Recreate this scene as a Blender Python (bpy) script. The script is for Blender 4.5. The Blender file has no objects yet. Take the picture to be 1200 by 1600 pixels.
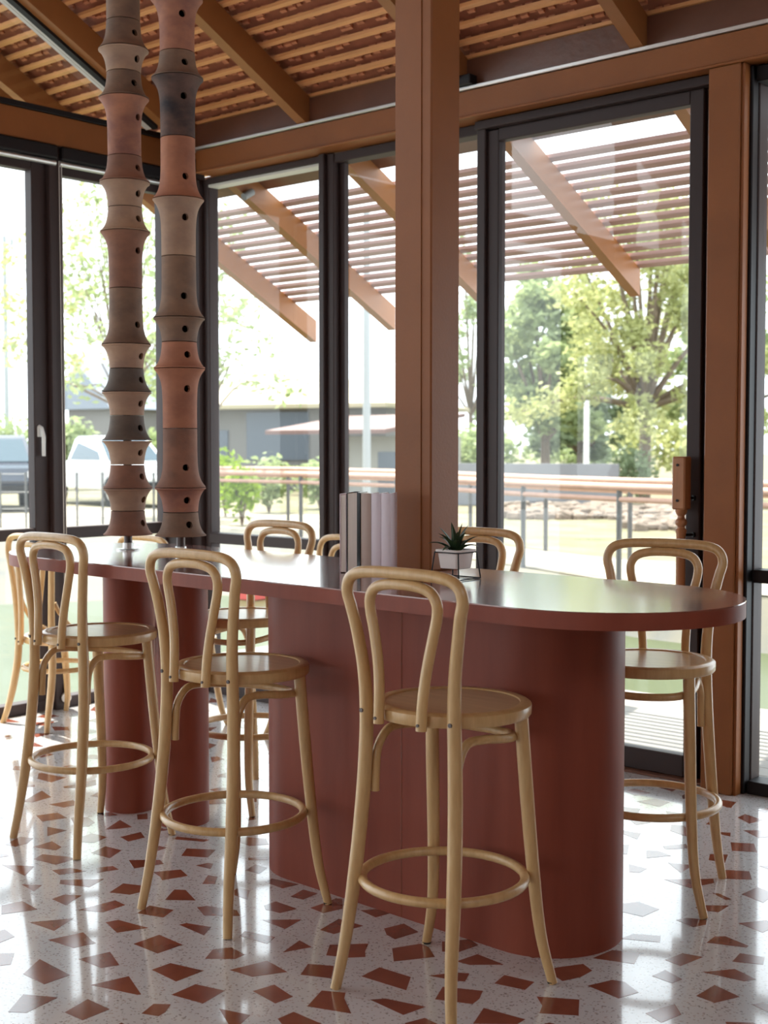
import bpy, bmesh, math, random
from mathutils import Vector, Matrix
random.seed(7)
PI = math.pi
scene = bpy.context.scene
COL = scene.collection

# ------------------------------------------------------------------ camera
FPX, EYE = 2072.0, 1.47
YAW, PITCH = math.radians(41.26), math.radians(-2.85)
cam_data = bpy.data.cameras.new('camera')
cam = bpy.data.objects.new('camera', cam_data)
COL.objects.link(cam)
cam.location = (0, 0, EYE)
cam.rotation_euler = (PI / 2 + PITCH, 0, YAW)
cam_data.sensor_fit = 'VERTICAL'
cam_data.sensor_height = 36.0
cam_data.lens = FPX / 1600.0 * 36.0
cam_data.clip_end = 500
cam_data.dof.use_dof = True
cam_data.dof.focus_distance = 4.2
cam_data.dof.aperture_fstop = 4.5
scene.camera = cam

# ------------------------------------------------------------------ world, sun, exposure
world = bpy.data.worlds.new('sky')
scene.world = world
world.use_nodes = True
bg = world.node_tree.nodes['Background']
bg.inputs[0].default_value = (0.86, 0.94, 1.0, 1)
bg.inputs[1].default_value = 1.0
sun_data = bpy.data.lights.new('sun', 'SUN')
sun = bpy.data.objects.new('sun', sun_data)
COL.objects.link(sun)
sun_data.energy = 4.0
sun_data.angle = math.radians(0.6)
sun_data.color = (1.0, 0.95, 0.86)
sun.rotation_euler = Vector((0.47, -0.094, -1.0)).to_track_quat('-Z', 'Y').to_euler()
sun.location = (-8, 8, 14)
vs = scene.view_settings
vs.view_transform = 'Standard'
vs.look = 'None'
vs.gamma = 1.0
vs.use_curve_mapping = False
vs.exposure = 1.9

# ------------------------------------------------------------------ pixel helpers (photo 1200x1600)
FW = Vector((-math.sin(YAW) * math.cos(PITCH), math.cos(YAW) * math.cos(PITCH), math.sin(PITCH)))
RT = Vector((math.cos(YAW), math.sin(YAW), 0))
UP = RT.cross(FW)
def on_floor(x, y, z=0.0):
    d = RT * (x - 600) + UP * (800 - y) + FW * FPX
    return Vector((0, 0, EYE)) + d * ((z - EYE) / d.z)
def at(x, d, z=0.0):
    """point seen in photo column x, at ground distance d along the view"""
    f2 = Vector((-math.sin(YAW), math.cos(YAW), 0))
    p = RT * ((x - 600) / FPX * d) + f2 * d
    return Vector((p.x, p.y, z))
def zpx(y, d):
    """height seen in photo row y at distance d (horizon row 697)"""
    return EYE + (697 - y) * d / FPX

# ------------------------------------------------------------------ materials
def lin(c):
    return tuple(((v / 255) / 12.92 if v / 255 <= 0.04045 else ((v / 255 + 0.055) / 1.055) ** 2.4) for v in c)
def mat(name, rgb, rough=0.5, var=0.0, scale=6.0, stretch=(1, 1, 1), bump=0.0, bscale=None, metal=0.0, coat=0.0, rgb2=None, spec=0.5, detail=4.0, per_object=0.0):
    m = bpy.data.materials.new(name)
    m.use_nodes = True
    nt = m.node_tree
    N, L = nt.nodes, nt.links
    b = N['Principled BSDF']
    c = lin(rgb)
    b.inputs['Base Color'].default_value = (*c, 1)
    b.inputs['Roughness'].default_value = rough
    b.inputs['Metallic'].default_value = metal
    b.inputs['Coat Weight'].default_value = coat
    b.inputs['Coat Roughness'].default_value = 0.12
    b.inputs['Specular IOR Level'].default_value = spec
    if var or rgb2 or bump:
        tc = N.new('ShaderNodeTexCoord')
        mp = N.new('ShaderNodeMapping')
        mp.inputs['Scale'].default_value = stretch
        L.new(tc.outputs['Object'], mp.inputs[0])
        nz = N.new('ShaderNodeTexNoise')
        nz.inputs['Scale'].default_value = scale
        nz.inputs['Detail'].default_value = detail
        nz.inputs['Roughness'].default_value = 0.6
        L.new(mp.outputs[0], nz.inputs[0])
        if per_object:
            oi = N.new('ShaderNodeObjectInfo')
            ad = N.new('ShaderNodeVectorMath')
            sc_ = N.new('ShaderNodeMath'); sc_.operation = 'MULTIPLY'; sc_.inputs[1].default_value = 40.0
            L.new(oi.outputs['Random'], sc_.inputs[0])
            L.new(mp.outputs[0], ad.inputs[0]); L.new(sc_.outputs[0], ad.inputs[1])
            L.new(ad.outputs[0], nz.inputs[0])
        rp = N.new('ShaderNodeValToRGB')
        c2 = lin(rgb2) if rgb2 else tuple(min(1, v * (1 + var)) for v in c)
        c1 = c if rgb2 else tuple(v * (1 - var) for v in c)
        rp.color_ramp.elements[0].position = 0.32
        rp.color_ramp.elements[1].position = 0.68
        rp.color_ramp.elements[0].color = (*c1, 1)
        rp.color_ramp.elements[1].color = (*c2, 1)
        L.new(nz.outputs[0], rp.inputs[0])
        L.new(rp.outputs[0], b.inputs['Base Color'])
        if bump:
            bz = nz
            if bscale:
                bz = N.new('ShaderNodeTexNoise')
                bz.inputs['Scale'].default_value = bscale
                L.new(mp.outputs[0], bz.inputs[0])
            bp = N.new('ShaderNodeBump')
            bp.inputs['Strength'].default_value = bump
            bp.inputs['Distance'].default_value = 0.01
            L.new(bz.outputs[0], bp.inputs['Height'])
            L.new(bp.outputs[0], b.inputs['Normal'])
    return m
M = {}
M['stool'] = mat('honey bentwood', (196, 156, 104), 0.34, rgb2=(212, 174, 122), scale=9, stretch=(6, 6, 0.9), coat=0.25)
M['seat'] = mat('pale plywood seat', (188, 152, 110), 0.3, rgb2=(204, 170, 126), scale=5, stretch=(1.2, 9, 1), coat=0.3)
M['table'] = mat('red brown stained veneer', (128, 58, 41), 0.5, rgb2=(144, 70, 50), scale=4, stretch=(2.2, 2.2, 0.25), spec=0.35)
M['tabletop'] = mat('polished red brown tabletop', (132, 70, 56), 0.22, rgb2=(142, 80, 66), scale=5, stretch=(0.6, 8, 1), coat=1.0, spec=0.9)
M['paint'] = mat('brown gloss paint', (138, 82, 42), 0.46, var=0.10, scale=3, bump=0.05, bscale=90, spec=0.32)
M['rafter'] = mat('ochre brown painted rafter', (152, 98, 54), 0.42, var=0.08, scale=4)
M['batten'] = mat('light wood batten', (224, 160, 104), 0.5, var=0.10, scale=8, stretch=(0.5, 6, 6))
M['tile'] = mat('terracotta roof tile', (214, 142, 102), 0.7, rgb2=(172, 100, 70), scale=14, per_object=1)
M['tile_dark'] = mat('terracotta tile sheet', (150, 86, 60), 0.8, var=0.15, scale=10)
M['plate'] = mat('dark brown wall plate', (104, 66, 50), 0.3, var=0.12, scale=5, bump=0.1, bscale=30)
M['frame'] = mat('dark brown aluminium frame', (58, 45, 44), 0.5, spec=0.3, var=0.06, scale=3)
M['black'] = mat('black powder coat', (22, 17, 20), 0.5, spec=0.3)
M['silver'] = mat('brushed aluminium', (214, 212, 210), 0.32, metal=0.8)
M['white_plastic'] = mat('white plastic', (226, 226, 224), 0.35)
M['steel'] = mat('dark steel pole', (88, 78, 76), 0.3, metal=0.7)
M['cord'] = mat('white cord', (214, 208, 200), 0.6)
M['slat'] = mat('pink brown pergola slat', (166, 132, 124), 0.6, rgb2=(182, 150, 140), scale=5, stretch=(0.4, 6, 6), per_object=1)
M['pot'] = mat('white ceramic', (232, 222, 218), 0.25)
M['leaf'] = mat('dark green succulent leaf', (36, 52, 34), 0.35, rgb2=(58, 78, 46), scale=20)
M['soil'] = mat('dark soil', (40, 30, 24), 0.9)
M['baluster'] = mat('warm brown turned wood', (164, 108, 68), 0.4, var=0.12, scale=8, stretch=(6, 6, 0.8))
M['rubber'] = mat('black rubber', (22, 20, 20), 0.7)
M['chip'] = mat('terracotta shard', (118, 62, 46), 0.14, rgb2=(142, 78, 58), scale=5, per_object=1, coat=0.5)
M['inner_wall'] = mat('warm plaster', (176, 150, 128), 0.8, var=0.04, scale=2)
M['hole'] = mat('unlit clay', (60, 42, 36), 0.9)
TERRA = [((146, 102, 82), (120, 86, 72)), ((136, 106, 86), (108, 86, 74)), ((104, 90, 80), (80, 70, 64)), ((176, 118, 90), (148, 98, 78)), ((172, 140, 116), (146, 118, 102)), ((132, 90, 80), (176, 120, 94)), ((46, 42, 46), (104, 78, 68))]
for i, (a, b_) in enumerate(TERRA):
    M['terra%d' % i] = mat('fired clay tone %d' % i, a, 0.72, rgb2=b_, scale=7, stretch=(1, 1, 1.6), bump=0.12, bscale=60, per_object=1, spec=0.3)

def terrazzo():
    m = bpy.data.materials.new('white terrazzo')
    m.use_nodes = True
    N, L = m.node_tree.nodes, m.node_tree.links
    b = N['Principled BSDF']
    tc = N.new('ShaderNodeTexCoord')
    vo = N.new('ShaderNodeTexVoronoi'); vo.inputs['Scale'].default_value = 190
    L.new(tc.outputs['Object'], vo.inputs['Vector'])
    nz = N.new('ShaderNodeTexNoise'); nz.inputs['Scale'].default_value = 3.0; nz.inputs['Detail'].default_value = 5
    L.new(tc.outputs['Object'], nz.inputs['Vector'])
    r1 = N.new('ShaderNodeValToRGB')
    r1.color_ramp.elements[0].color = (*lin((196, 194, 196)), 1); r1.color_ramp.elements[1].color = (*lin((212, 209, 208)), 1)
    L.new(nz.outputs[0], r1.inputs[0])
    sp = N.new('ShaderNodeSeparateColor'); L.new(vo.outputs['Color'], sp.inputs[0])
    r2 = N.new('ShaderNodeValToRGB'); r2.color_ramp.interpolation = 'CONSTANT'
    e = r2.color_ramp.elements
    e[0].position = 0.0; e[0].color = (*lin((192, 186, 182)), 1)
    e[1].position = 0.05; e[1].color = (1, 1, 1, 1)
    x = e.new(0.93); x.color = (*lin((228, 216, 208)), 1)
    L.new(sp.outputs[0], r2.inputs[0])
    mx = N.new('ShaderNodeMix'); mx.data_type = 'RGBA'; mx.blend_type = 'MULTIPLY'; mx.inputs[0].default_value = 1.0
    L.new(r1.outputs[0], mx.inputs[6]); L.new(r2.outputs[0], mx.inputs[7])
    L.new(mx.outputs[2], b.inputs['Base Color'])
    b.inputs['Roughness'].default_value = 0.16
    b.inputs['Coat Weight'].default_value = 1.0
    b.inputs['Coat Roughness'].default_value = 0.06
    return m
M['terrazzo'] = terrazzo()

def glass():
    m = bpy.data.materials.new('window glass')
    m.use_nodes = True
    N, L = m.node_tree.nodes, m.node_tree.links
    N.remove(N['Principled BSDF'])
    tr = N.new('ShaderNodeBsdfTransparent'); tr.inputs[0].default_value = (0.93, 0.95, 0.94, 1)
    gl = N.new('ShaderNodeBsdfGlossy'); gl.inputs['Roughness'].default_value = 0.0
    fr = N.new('ShaderNodeFresnel'); fr.inputs[0].default_value = 1.45
    mx = N.new('ShaderNodeMixShader')
    L.new(fr.outputs[0], mx.inputs[0]); L.new(tr.outputs[0], mx.inputs[1]); L.new(gl.outputs[0], mx.inputs[2])
    L.new(mx.outputs[0], N['Material Output'].inputs[0])
    return m
M['glass'] = glass()
def led():
    m = bpy.data.materials.new('pale aluminium channel')
    m.use_nodes = True
    b = m.node_tree.nodes['Principled BSDF']
    b.inputs['Base Color'].default_value = (*lin((206, 204, 196)), 1)
    b.inputs['Roughness'].default_value = 0.5
    return m
M['channel'] = led()

# ------------------------------------------------------------------ mesh helpers
def finish(name, bm, material, parent=None, smooth=None, loc=None):
    bmesh.ops.recalc_face_normals(bm, faces=bm.faces)
    me = bpy.data.meshes.new(name)
    bm.to_mesh(me); bm.free()
    if material is not None:
        me.materials.append(M[material] if isinstance(material, str) else material)
    if smooth is not None:
        for p in me.polygons: p.use_smooth = True
        me.set_sharp_from_angle(angle=math.radians(smooth))
    o = bpy.data.objects.new(name, me)
    COL.objects.link(o)
    if parent is not None: o.parent = parent
    if loc is not None: o.location = loc
    return o
def tag(o, label=None, cat=None, group=None, kind=None):
    if label: o['label'] = label
    if cat: o['category'] = cat
    if group: o['group'] = group
    if kind: o['kind'] = kind
    return o
def empty(name, loc=(0, 0, 0), rz=0.0, parent=None):
    o = bpy.data.objects.new(name, None)
    COL.objects.link(o)
    o.empty_display_size = 0.1
    o.location = loc; o.rotation_euler = (0, 0, rz)
    if parent is not None: o.parent = parent
    return o
def add_box(bm, x0, x1, y0, y1, z0, z1, bev=0.0, mtx=None):
    vs_ = [bm.verts.new((x, y, z)) for z in (z0, z1) for (x, y) in ((x0, y0), (x1, y0), (x1, y1), (x0, y1))]
    fs = [(0, 3, 2, 1), (4, 5, 6, 7), (0, 1, 5, 4), (1, 2, 6, 5), (2, 3, 7, 6), (3, 0, 4, 7)]
    faces = [bm.faces.new([vs_[i] for i in f]) for f in fs]
    if bev:
        es = list({e for f in faces for e in f.edges})
        r = bmesh.ops.bevel(bm, geom=es, offset=bev, segments=1, affect='EDGES', profile=0.5)
        vs_ = [v for v in vs_ if v.is_valid] + [v for v in r['verts'] if v.is_valid]
    if mtx is not None:
        for v in set(vs_): v.co = mtx @ v.co
    return vs_
def box(name, x0, x1, y0, y1, z0, z1, material, parent=None, bev=0.0):
    bm = bmesh.new()
    add_box(bm, x0, x1, y0, y1, z0, z1, bev)
    return finish(name, bm, material, parent)
def catmull(pts, n=6, closed=False):
    P = [Vector(p) for p in pts]
    out = []
    m = len(P)
    rng = range(m) if closed else range(m - 1)
    for i in rng:
        p0 = P[(i - 1) % m] if closed or i > 0 else P[0] * 2 - P[1]
        p1 = P[i]; p2 = P[(i + 1) % m]
        p3 = P[(i + 2) % m] if closed or i + 2 < m else P[-1] * 2 - P[-2]
        for k in range(n):
            t = k / n
            out.append(0.5 * ((2 * p1) + (p2 - p0) * t + (2 * p0 - 5 * p1 + 4 * p2 - p3) * t * t + (3 * p1 - p0 - 3 * p2 + p3) * t ** 3))
    if not closed: out.append(P[-1].copy())
    return out
def add_tube(bm, path, rad, seg=10, closed=False, flat=1.0):
    n = len(path)
    rads = rad if isinstance(rad, (list, tuple)) else [rad] * n
    T = []
    for i in range(n):
        a = path[(i - 1) % n] if closed or i > 0 else path[i]
        b = path[(i + 1) % n] if closed or i < n - 1 else path[i]
        T.append((b - a).normalized())
    ref = Vector((0, 0, 1)) if abs(T[0].z) < 0.9 else Vector((0, 1, 0))
    u = (ref - T[0] * ref.dot(T[0])).normalized()
    rings = []
    for i in range(n):
        u = (u - T[i] * u.dot(T[i])).normalized()
        w = T[i].cross(u)
        rings.append([bm.verts.new(path[i] + (u * math.cos(2 * PI * k / seg) * flat + w * math.sin(2 * PI * k / seg)) * rads[i]) for k in range(seg)])
    for i in range(n if closed else n - 1):
        A, B = rings[i], rings[(i + 1) % n]
        for k in range(seg):
            bm.faces.new((A[k], A[(k + 1) % seg], B[(k + 1) % seg], B[k]))
    if not closed:
        bm.faces.new(rings[0][::-1]); bm.faces.new(rings[-1])
    return rings
def lerp_list(vals, n):
    """n radii sampled along the control radii"""
    out = []
    for i in range(n):
        t = i / (n - 1) * (len(vals) - 1)
        k = min(int(t), len(vals) - 2)
        out.append(vals[k] + (vals[k + 1] - vals[k]) * (t - k))
    return out
def add_lathe(bm, prof, seg=24, c=(0, 0), cap=True):
    rings = []
    for r, z in prof:
        rings.append([bm.verts.new((c[0] + r * math.cos(2 * PI * k / seg), c[1] + r * math.sin(2 * PI * k / seg), z)) for k in range(seg)])
    for A, B in zip(rings, rings[1:]):
        for k in range(seg):
            bm.faces.new((A[k], A[(k + 1) % seg], B[(k + 1) % seg], B[k]))
    if cap:
        bm.faces.new(rings[0][::-1]); bm.faces.new(rings[-1])
    return rings
def add_prism(bm, poly, z0, z1, bev=0.0):
    a = [bm.verts.new((x, y, z0)) for x, y in poly]
    b = [bm.verts.new((x, y, z1)) for x, y in poly]
    n = len(poly)
    bm.faces.new(a[::-1]); top = bm.faces.new(b)
    for i in range(n):
        bm.faces.new((a[i], a[(i + 1) % n], b[(i + 1) % n], b[i]))
    if bev:
        bmesh.ops.bevel(bm, geom=list(top.edges), offset=bev, segments=2, affect='EDGES', profile=0.5)
def stadium(h, r, n=28):
    out = []
    for k in range(n + 1):
        t = -PI / 2 + PI * k / n
        out.append((h - r + r * math.cos(t), r * math.sin(t)))
    for k in range(n + 1):
        t = PI / 2 + PI * k / n
        out.append((-(h - r) + r * math.cos(t), r * math.sin(t)))
    return out
def copy_tree(o, parent=None):
    c = o.copy(); COL.objects.link(c)
    if parent is not None: c.parent = parent
    for ch in list(o.children): copy_tree(ch, c)
    return c

# ================================================================== SETTING
# ---- floor
floor = box('floor', -6.36, 4.0, -4.0, 5.33, -0.12, 0.0, 'terrazzo')
tag(floor, kind='structure')
CH = {  # shards traced from the photograph: (origin x, origin y, zoom) -> outlines
 (0, 1150, 4.0): ["240 235 260 232 412 260 320 290 235 268", "133 305 215 305 218 316 135 325", "395 318 600 272 602 305 520 325 400 325", "135 412 262 342 320 382 205 415", "305 428 455 402 505 428 395 447", "565 375 612 352 612 382", "225 498 360 480 418 512 262 535", "440 510 550 508 592 540 555 565 470 568", "296 568 418 590 296 626", "68 565 128 550 126 605 62 608", "30 680 125 630 208 640 170 672 95 692", "205 695 325 658 385 695 350 715", "485 640 575 608 668 632 590 668 485 662", "210 770 265 740 425 755 470 768 350 805 330 800", "658 585 750 525 825 570 720 582", "752 632 880 600 905 635 800 660", "570 730 660 690 760 715 685 765", "630 488 690 475 735 495 650 503", "858 492 922 485 922 520 860 522", "0 495 30 485 32 512 0 515", "0 735 45 740 55 752 0 758", "225 128 265 102 340 115 262 135", "-20 102 38 100 35 122 -10 124"],
 (200, 1180, 4.8): ["235 545 310 560 240 570", "332 630 370 612 610 635 570 650", "150 690 195 672 290 695 190 728", "440 700 660 710 600 768 400 755", "5 788 170 785 240 787 268 815 160 832 45 850", "510 828 600 808 640 815 620 855", "188 878 395 858 448 905 255 938 240 912", "900 770 1045 765 1040 785 905 788", "880 865 955 820 1045 845 985 890", "620 15 670 10 725 32 630 52", "680 145 735 132 735 165 672 165", "975 110 1045 90 1045 125", "970 170 1045 175 1045 210", "900 310 965 305 965 350 905 350", "885 470 950 462 960 480 900 490"],
 (0, 1340, 4.0): ["10 45 215 55 155 115", "325 80 440 65 540 85 370 108", "600 65 705 53 742 75 605 95", "372 165 378 140 650 135 560 185", "135 168 262 172 212 213", "325 260 400 232 510 238 410 298", "685 218 770 162 925 180 905 210 810 232", "1030 265 1090 200 1160 203 1222 268", "10 300 140 272 235 325 8 355", "490 328 720 268 782 297 645 342", "858 348 935 300 1085 328 1020 375", "185 405 460 380 338 458", "660 405 740 390 925 440 730 470", "300 515 520 468 575 520 600 535 460 565", "-40 470 30 450 92 495 -20 540", "-40 600 90 598 68 668 -30 680", "835 540 995 483 1140 545 985 600", "490 635 688 590 745 672 635 690", "145 728 248 635 438 735 275 792", "948 702 1065 660 1272 708 1100 775", "570 797 805 742 882 855 860 858", "1072 858 1222 792 1405 832 1268 912", "50 965 145 855 360 875 165 970", "405 968 548 885 685 948 515 1017", "885 975 960 915 1068 918 1035 965 990 992", "680 1070 760 1032 840 1075 740 1100"],
 (250, 1340, 4.0): ["660 155 700 132 870 168 765 193", "815 245 895 200 985 225 895 263", "465 205 495 187 560 205 545 262 465 235", "265 165 300 110 360 120 345 165", "232 312 290 302 480 330 500 365 275 362", "650 300 725 275 855 320 750 347 660 325", "640 390 885 387 780 447", "120 420 165 410 320 435 275 487", "498 490 530 460 720 498 670 540", "282 632 330 575 445 562 530 607 470 634", "768 592 872 518 948 560", "940 315 1040 280 1100 255 1140 260 1140 320 1020 347", "435 703 670 645 795 715 575 745", "580 835 715 795 830 870 720 912", "370 945 565 985 500 1045 430 1045", "735 1008 835 965 1010 1040 990 1075 760 1040", "920 930 1010 832 1160 845 1152 880 1195 975", "878 732 925 665 1085 678 1070 755"],
 (500, 1400, 4.615): ["0 245 135 165 310 215 100 275", "290 105 400 95 515 122 400 155", "462 235 605 200 710 260 540 312 480 280", "45 428 70 352 350 345 325 400 328 440 200 445", "520 378 725 345 785 370 828 440 532 472", "880 330 1080 312 1142 355 980 412 880 400", "985 472 1135 420 1325 495 1080 498", "298 580 430 515 655 585 622 680", "785 575 985 552 1078 560 1045 618 985 612", "830 745 885 655 1175 685 1150 740 1100 780", "360 748 470 740 762 800 600 858", "610 918 755 880 850 925 800 960 640 950", "1105 920 1180 808 1480 890 1420 925"],
 (740, 1450, 4.615): ["150 400 222 340 438 390 370 447", "520 305 600 285 790 260 855 308 770 355 640 383", "455 495 762 517 757 632 475 615 495 560", "822 417 1000 375 1090 390 1190 465 1045 508", "860 218 1000 160 1200 180 1160 260", "490 700 545 682 640 710"],
 (950, 1400, 4.8): ["90 320 190 285 395 300 390 348", "430 480 560 430 712 458 545 525", "510 180 590 165 740 180 735 215 640 235", "655 85 720 70 910 72 830 122 680 105", "740 350 800 305 880 303 1055 375 1040 387", "978 205 1190 182 1250 230 1160 275", "932 492 990 430 1175 460 1165 515", "712 572 950 548 1110 625 1020 640", "662 750 800 668 988 757 800 802", "1080 815 1160 800 1260 830 1210 875", "880 945 1090 950 1150 990 900 990", "280 880 500 810 550 890 400 950", "330 600 430 555 555 625 480 655", "90 60 230 45 385 100 260 155 110 120"],
 (950, 1220, 4.8): ["120 75 200 60 320 92 205 112", "375 50 545 50 480 80", "555 110 600 90 640 100 635 140 560 135", "215 155 350 133 465 160 385 195", "775 150 840 140 962 160 925 203 890 200", "1125 222 1200 205 1260 215 1180 240", "972 275 1030 250 1162 295 1060 322", "735 325 785 290 830 320 800 338", "1015 372 1200 372 1230 420 1130 430", "790 390 840 385 920 390 918 418", "920 462 1095 472 1118 535 930 525", "755 595 765 550 900 555 880 615", "820 665 1060 680 1080 742 860 735", "1003 852 1120 798 1250 850 1165 915", "780 840 830 845 928 890 880 893", "420 740 680 738 790 735 795 765 620 805", "450 615 640 635 545 690", "285 525 370 525 475 562 290 580", "410 490 580 475 620 505 430 515", "465 375 475 330 560 335 650 390 640 435", "90 390 110 372 245 395 220 440", "155 625 290 660 240 688 160 685", "170 300 300 295 320 315 210 332", "85 480 160 480 145 550 85 550"],
}
CHIP_T = 0.0006
def chip_mesh(bm, poly):
    add_prism(bm, poly, -0.003, CHIP_T)
centres = []
n_chip = 0
for (ox, oy, s), polys in CH.items():
    for t in polys:
        v = [float(q) for q in t.split()]
        pts = [on_floor(ox + v[i] / s, oy + v[i + 1] / s) for i in range(0, len(v), 2)]
        cx = sum(p.x for p in pts) / len(pts); cy = sum(p.y for p in pts) / len(pts)
        if cx < -6.2 or cy > 5.2: continue
        bm = bmesh.new(); chip_mesh(bm, [(p.x - cx, p.y - cy) for p in pts])
        finish('terracotta_chip', bm, 'chip', floor, loc=(cx, cy, 0))
        centres.append((cx, cy)); n_chip += 1
# floor that the photograph does not show clearly: the same kind of shards
rest = bmesh.new()
def rand_poly(cx, cy):
    n = random.choice((4, 4, 4, 5, 3))
    a0 = random.uniform(0, 2 * PI)
    r0 = random.uniform(0.055, 0.085)
    return [(cx + r0 * random.uniform(.7, 1.2) * math.cos(a0 + 2 * PI * (k + random.uniform(-.18, .18)) / n), cy + 0.8 * r0 * random.uniform(.7, 1.2) * math.sin(a0 + 2 * PI * (k + random.uniform(-.18, .18)) / n)) for k in range(n)]
def visible(x, y):
    v = Vector((x, y, 0)) - Vector((0, 0, EYE))
    w = v.dot(FW)
    if w < 0.5: return False
    px = 600 + FPX * v.dot(RT) / w; py = 800 - FPX * v.dot(UP) / w
    return -10 < px < 1210 and py < 1610
for _ in range(9000):
    x, y = random.uniform(-6.15, 1.5), random.uniform(-1.0, 5.15)
    if min(((x - a) ** 2 + (y - b) ** 2 for a, b in centres), default=9) < 0.165 ** 2: continue
    vis = visible(x, y)
    if vis:
        d = Vector((x, y, 0)).dot(Vector((FW.x, FW.y, 0)))
        if d < 4.3 and not (-3.4 < x < -1.9 and 3.0 < y < 3.6): continue      # traced zone
    centres.append((x, y))
    if vis and n_chip < 296 and not (-3.25 < x < -2.0 and 3.15 < y < 3.5):
        bm = bmesh.new(); chip_mesh(bm, [(a - x, b - y) for a, b in rand_poly(x, y)])
        finish('terracotta_chip', bm, 'chip', floor, loc=(x, y, 0)); n_chip += 1
    else:
        chip_mesh(rest, rand_poly(x, y))
tag(finish('terracotta_chips_beyond', rest, 'chip', floor), kind='stuff')

# ---- roof: slope down towards the back wall
TAN = 0.516
def zr(y, off=0.0):
    return 3.19 + off - (y - 5.1) * TAN
def slope_bar(bm, x0, x1, y0, y1, off0, off1):
    """board running up the slope, plumb sides"""
    vs_ = []
    for x in (x0, x1):
        for (y, o) in ((y0, off0), (y1, off0), (y1, off1), (y0, off1)):
            vs_.append(bm.verts.new((x, y, zr(y, o))))
    for f in ((0, 1, 2, 3), (7, 6, 5, 4), (0, 4, 5, 1), (1, 5, 6, 2), (2, 6, 7, 3), (3, 7, 4, 0)):
        bm.faces.new([vs_[i] for i in f])
ceiling = empty('ceiling', (0, 0, 0)); tag(ceiling, kind='structure')
RAFT = [(-6.80, 6.97), (-5.98, 6.90), (-5.06, 6.86), (-4.0, 6.76), (-3.02, 6.72), (-2.0, 6.68), (-0.98, 6.65), (0.04, 6.6), (1.06, 6.6), (2.1, 6.6), (3.1, 6.6), (4.0, 6.6)]
for x, ye in RAFT:
    bm = bmesh.new(); slope_bar(bm, x - 0.032, x + 0.032, 1.2, ye, 0.0, 0.155)
    finish('rafter', bm, 'rafter', ceiling)
bm = bmesh.new()
RX0, RX1 = -7.0, 1.55
yb = 5.505
nb = 0
batt_y = []
while yb > 2.2:
    batt_y.append(yb); yb -= 0.0905
bat_me = None
for y in batt_y:
    b2 = bmesh.new()
    vs_ = []
    for x in (RX0, RX1):
        for (dy, o) in ((-.0100, .158), (.0100, .158), (.0100, .174), (-.0100, .174)):
            vs_.append(b2.verts.new((x, dy, zr(5.1 + dy, o) - 3.19)))
    for f in ((0, 1, 2, 3), (7, 6, 5, 4), (0, 4, 5, 1), (1, 5, 6, 2), (2, 6, 7, 3), (3, 7, 4, 0)):
        b2.faces.new([vs_[i] for i in f])
    if bat_me is None:
        o = finish('batten', b2, 'batten', ceiling); bat_me = o.data
    else:
        b2.free(); o = bpy.data.objects.new('batten', bat_me); COL.objects.link(o); o.parent = ceiling
    o.location = (0, y, zr(y) )
# tile sheet above the battens and the small lugs that hang between them
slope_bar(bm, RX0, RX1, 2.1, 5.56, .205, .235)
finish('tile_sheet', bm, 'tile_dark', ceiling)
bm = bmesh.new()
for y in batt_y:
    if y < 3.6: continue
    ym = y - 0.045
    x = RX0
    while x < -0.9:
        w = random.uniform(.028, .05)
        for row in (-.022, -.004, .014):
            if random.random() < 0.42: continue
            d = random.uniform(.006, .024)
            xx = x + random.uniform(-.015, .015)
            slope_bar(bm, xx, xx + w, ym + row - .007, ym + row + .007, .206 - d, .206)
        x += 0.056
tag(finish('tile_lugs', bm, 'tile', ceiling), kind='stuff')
# rest of the roof overhead (ridge and far slope), plain boards
bm = bmesh.new()
slope_bar(bm, RX0, RX1 + 3, 0.9, 2.12, .18, .235)
finish('roof_board', bm, 'rafter', ceiling)
bm = bmesh.new()
zt_ = zr(0.9, .18)
vs_ = [bm.verts.new(p) for p in ((RX0, .9, zt_), (RX1 + 3, .9, zt_), (RX1 + 3, -4.2, zt_ - 5.1 * TAN), (RX0, -4.2, zt_ - 5.1 * TAN), (RX0, .9, zt_ + .05), (RX1 + 3, .9, zt_ + .05), (RX1 + 3, -4.2, zt_ - 5.1 * TAN + .05), (RX0, -4.2, zt_ - 5.1 * TAN + .05))]
for f in ((0, 1, 2, 3), (7, 6, 5, 4), (0, 4, 5, 1), (1, 5, 6, 2), (2, 6, 7, 3), (3, 7, 4, 0)):
    bm.faces.new([vs_[i] for i in f])
finish('roof_board', bm, 'rafter', ceiling)
bm = bmesh.new(); slope_bar(bm, RX1, RX1 + 3, 2.1, 5.56, .18, .235)
finish('roof_board', bm, 'rafter', ceiling)
# eave board closing the tiles outside
bm = bmesh.new(); slope_bar(bm, RX0, RX1, 5.55, 5.69, .150, .185)
finish('eave_board', bm, 'plate', ceiling)
bm = bmesh.new(); slope_bar(bm, -7.12, -7.005, 1.2, 4.95, -.08, .235)
finish('barge_board', bm, 'rafter', ceiling)

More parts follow.
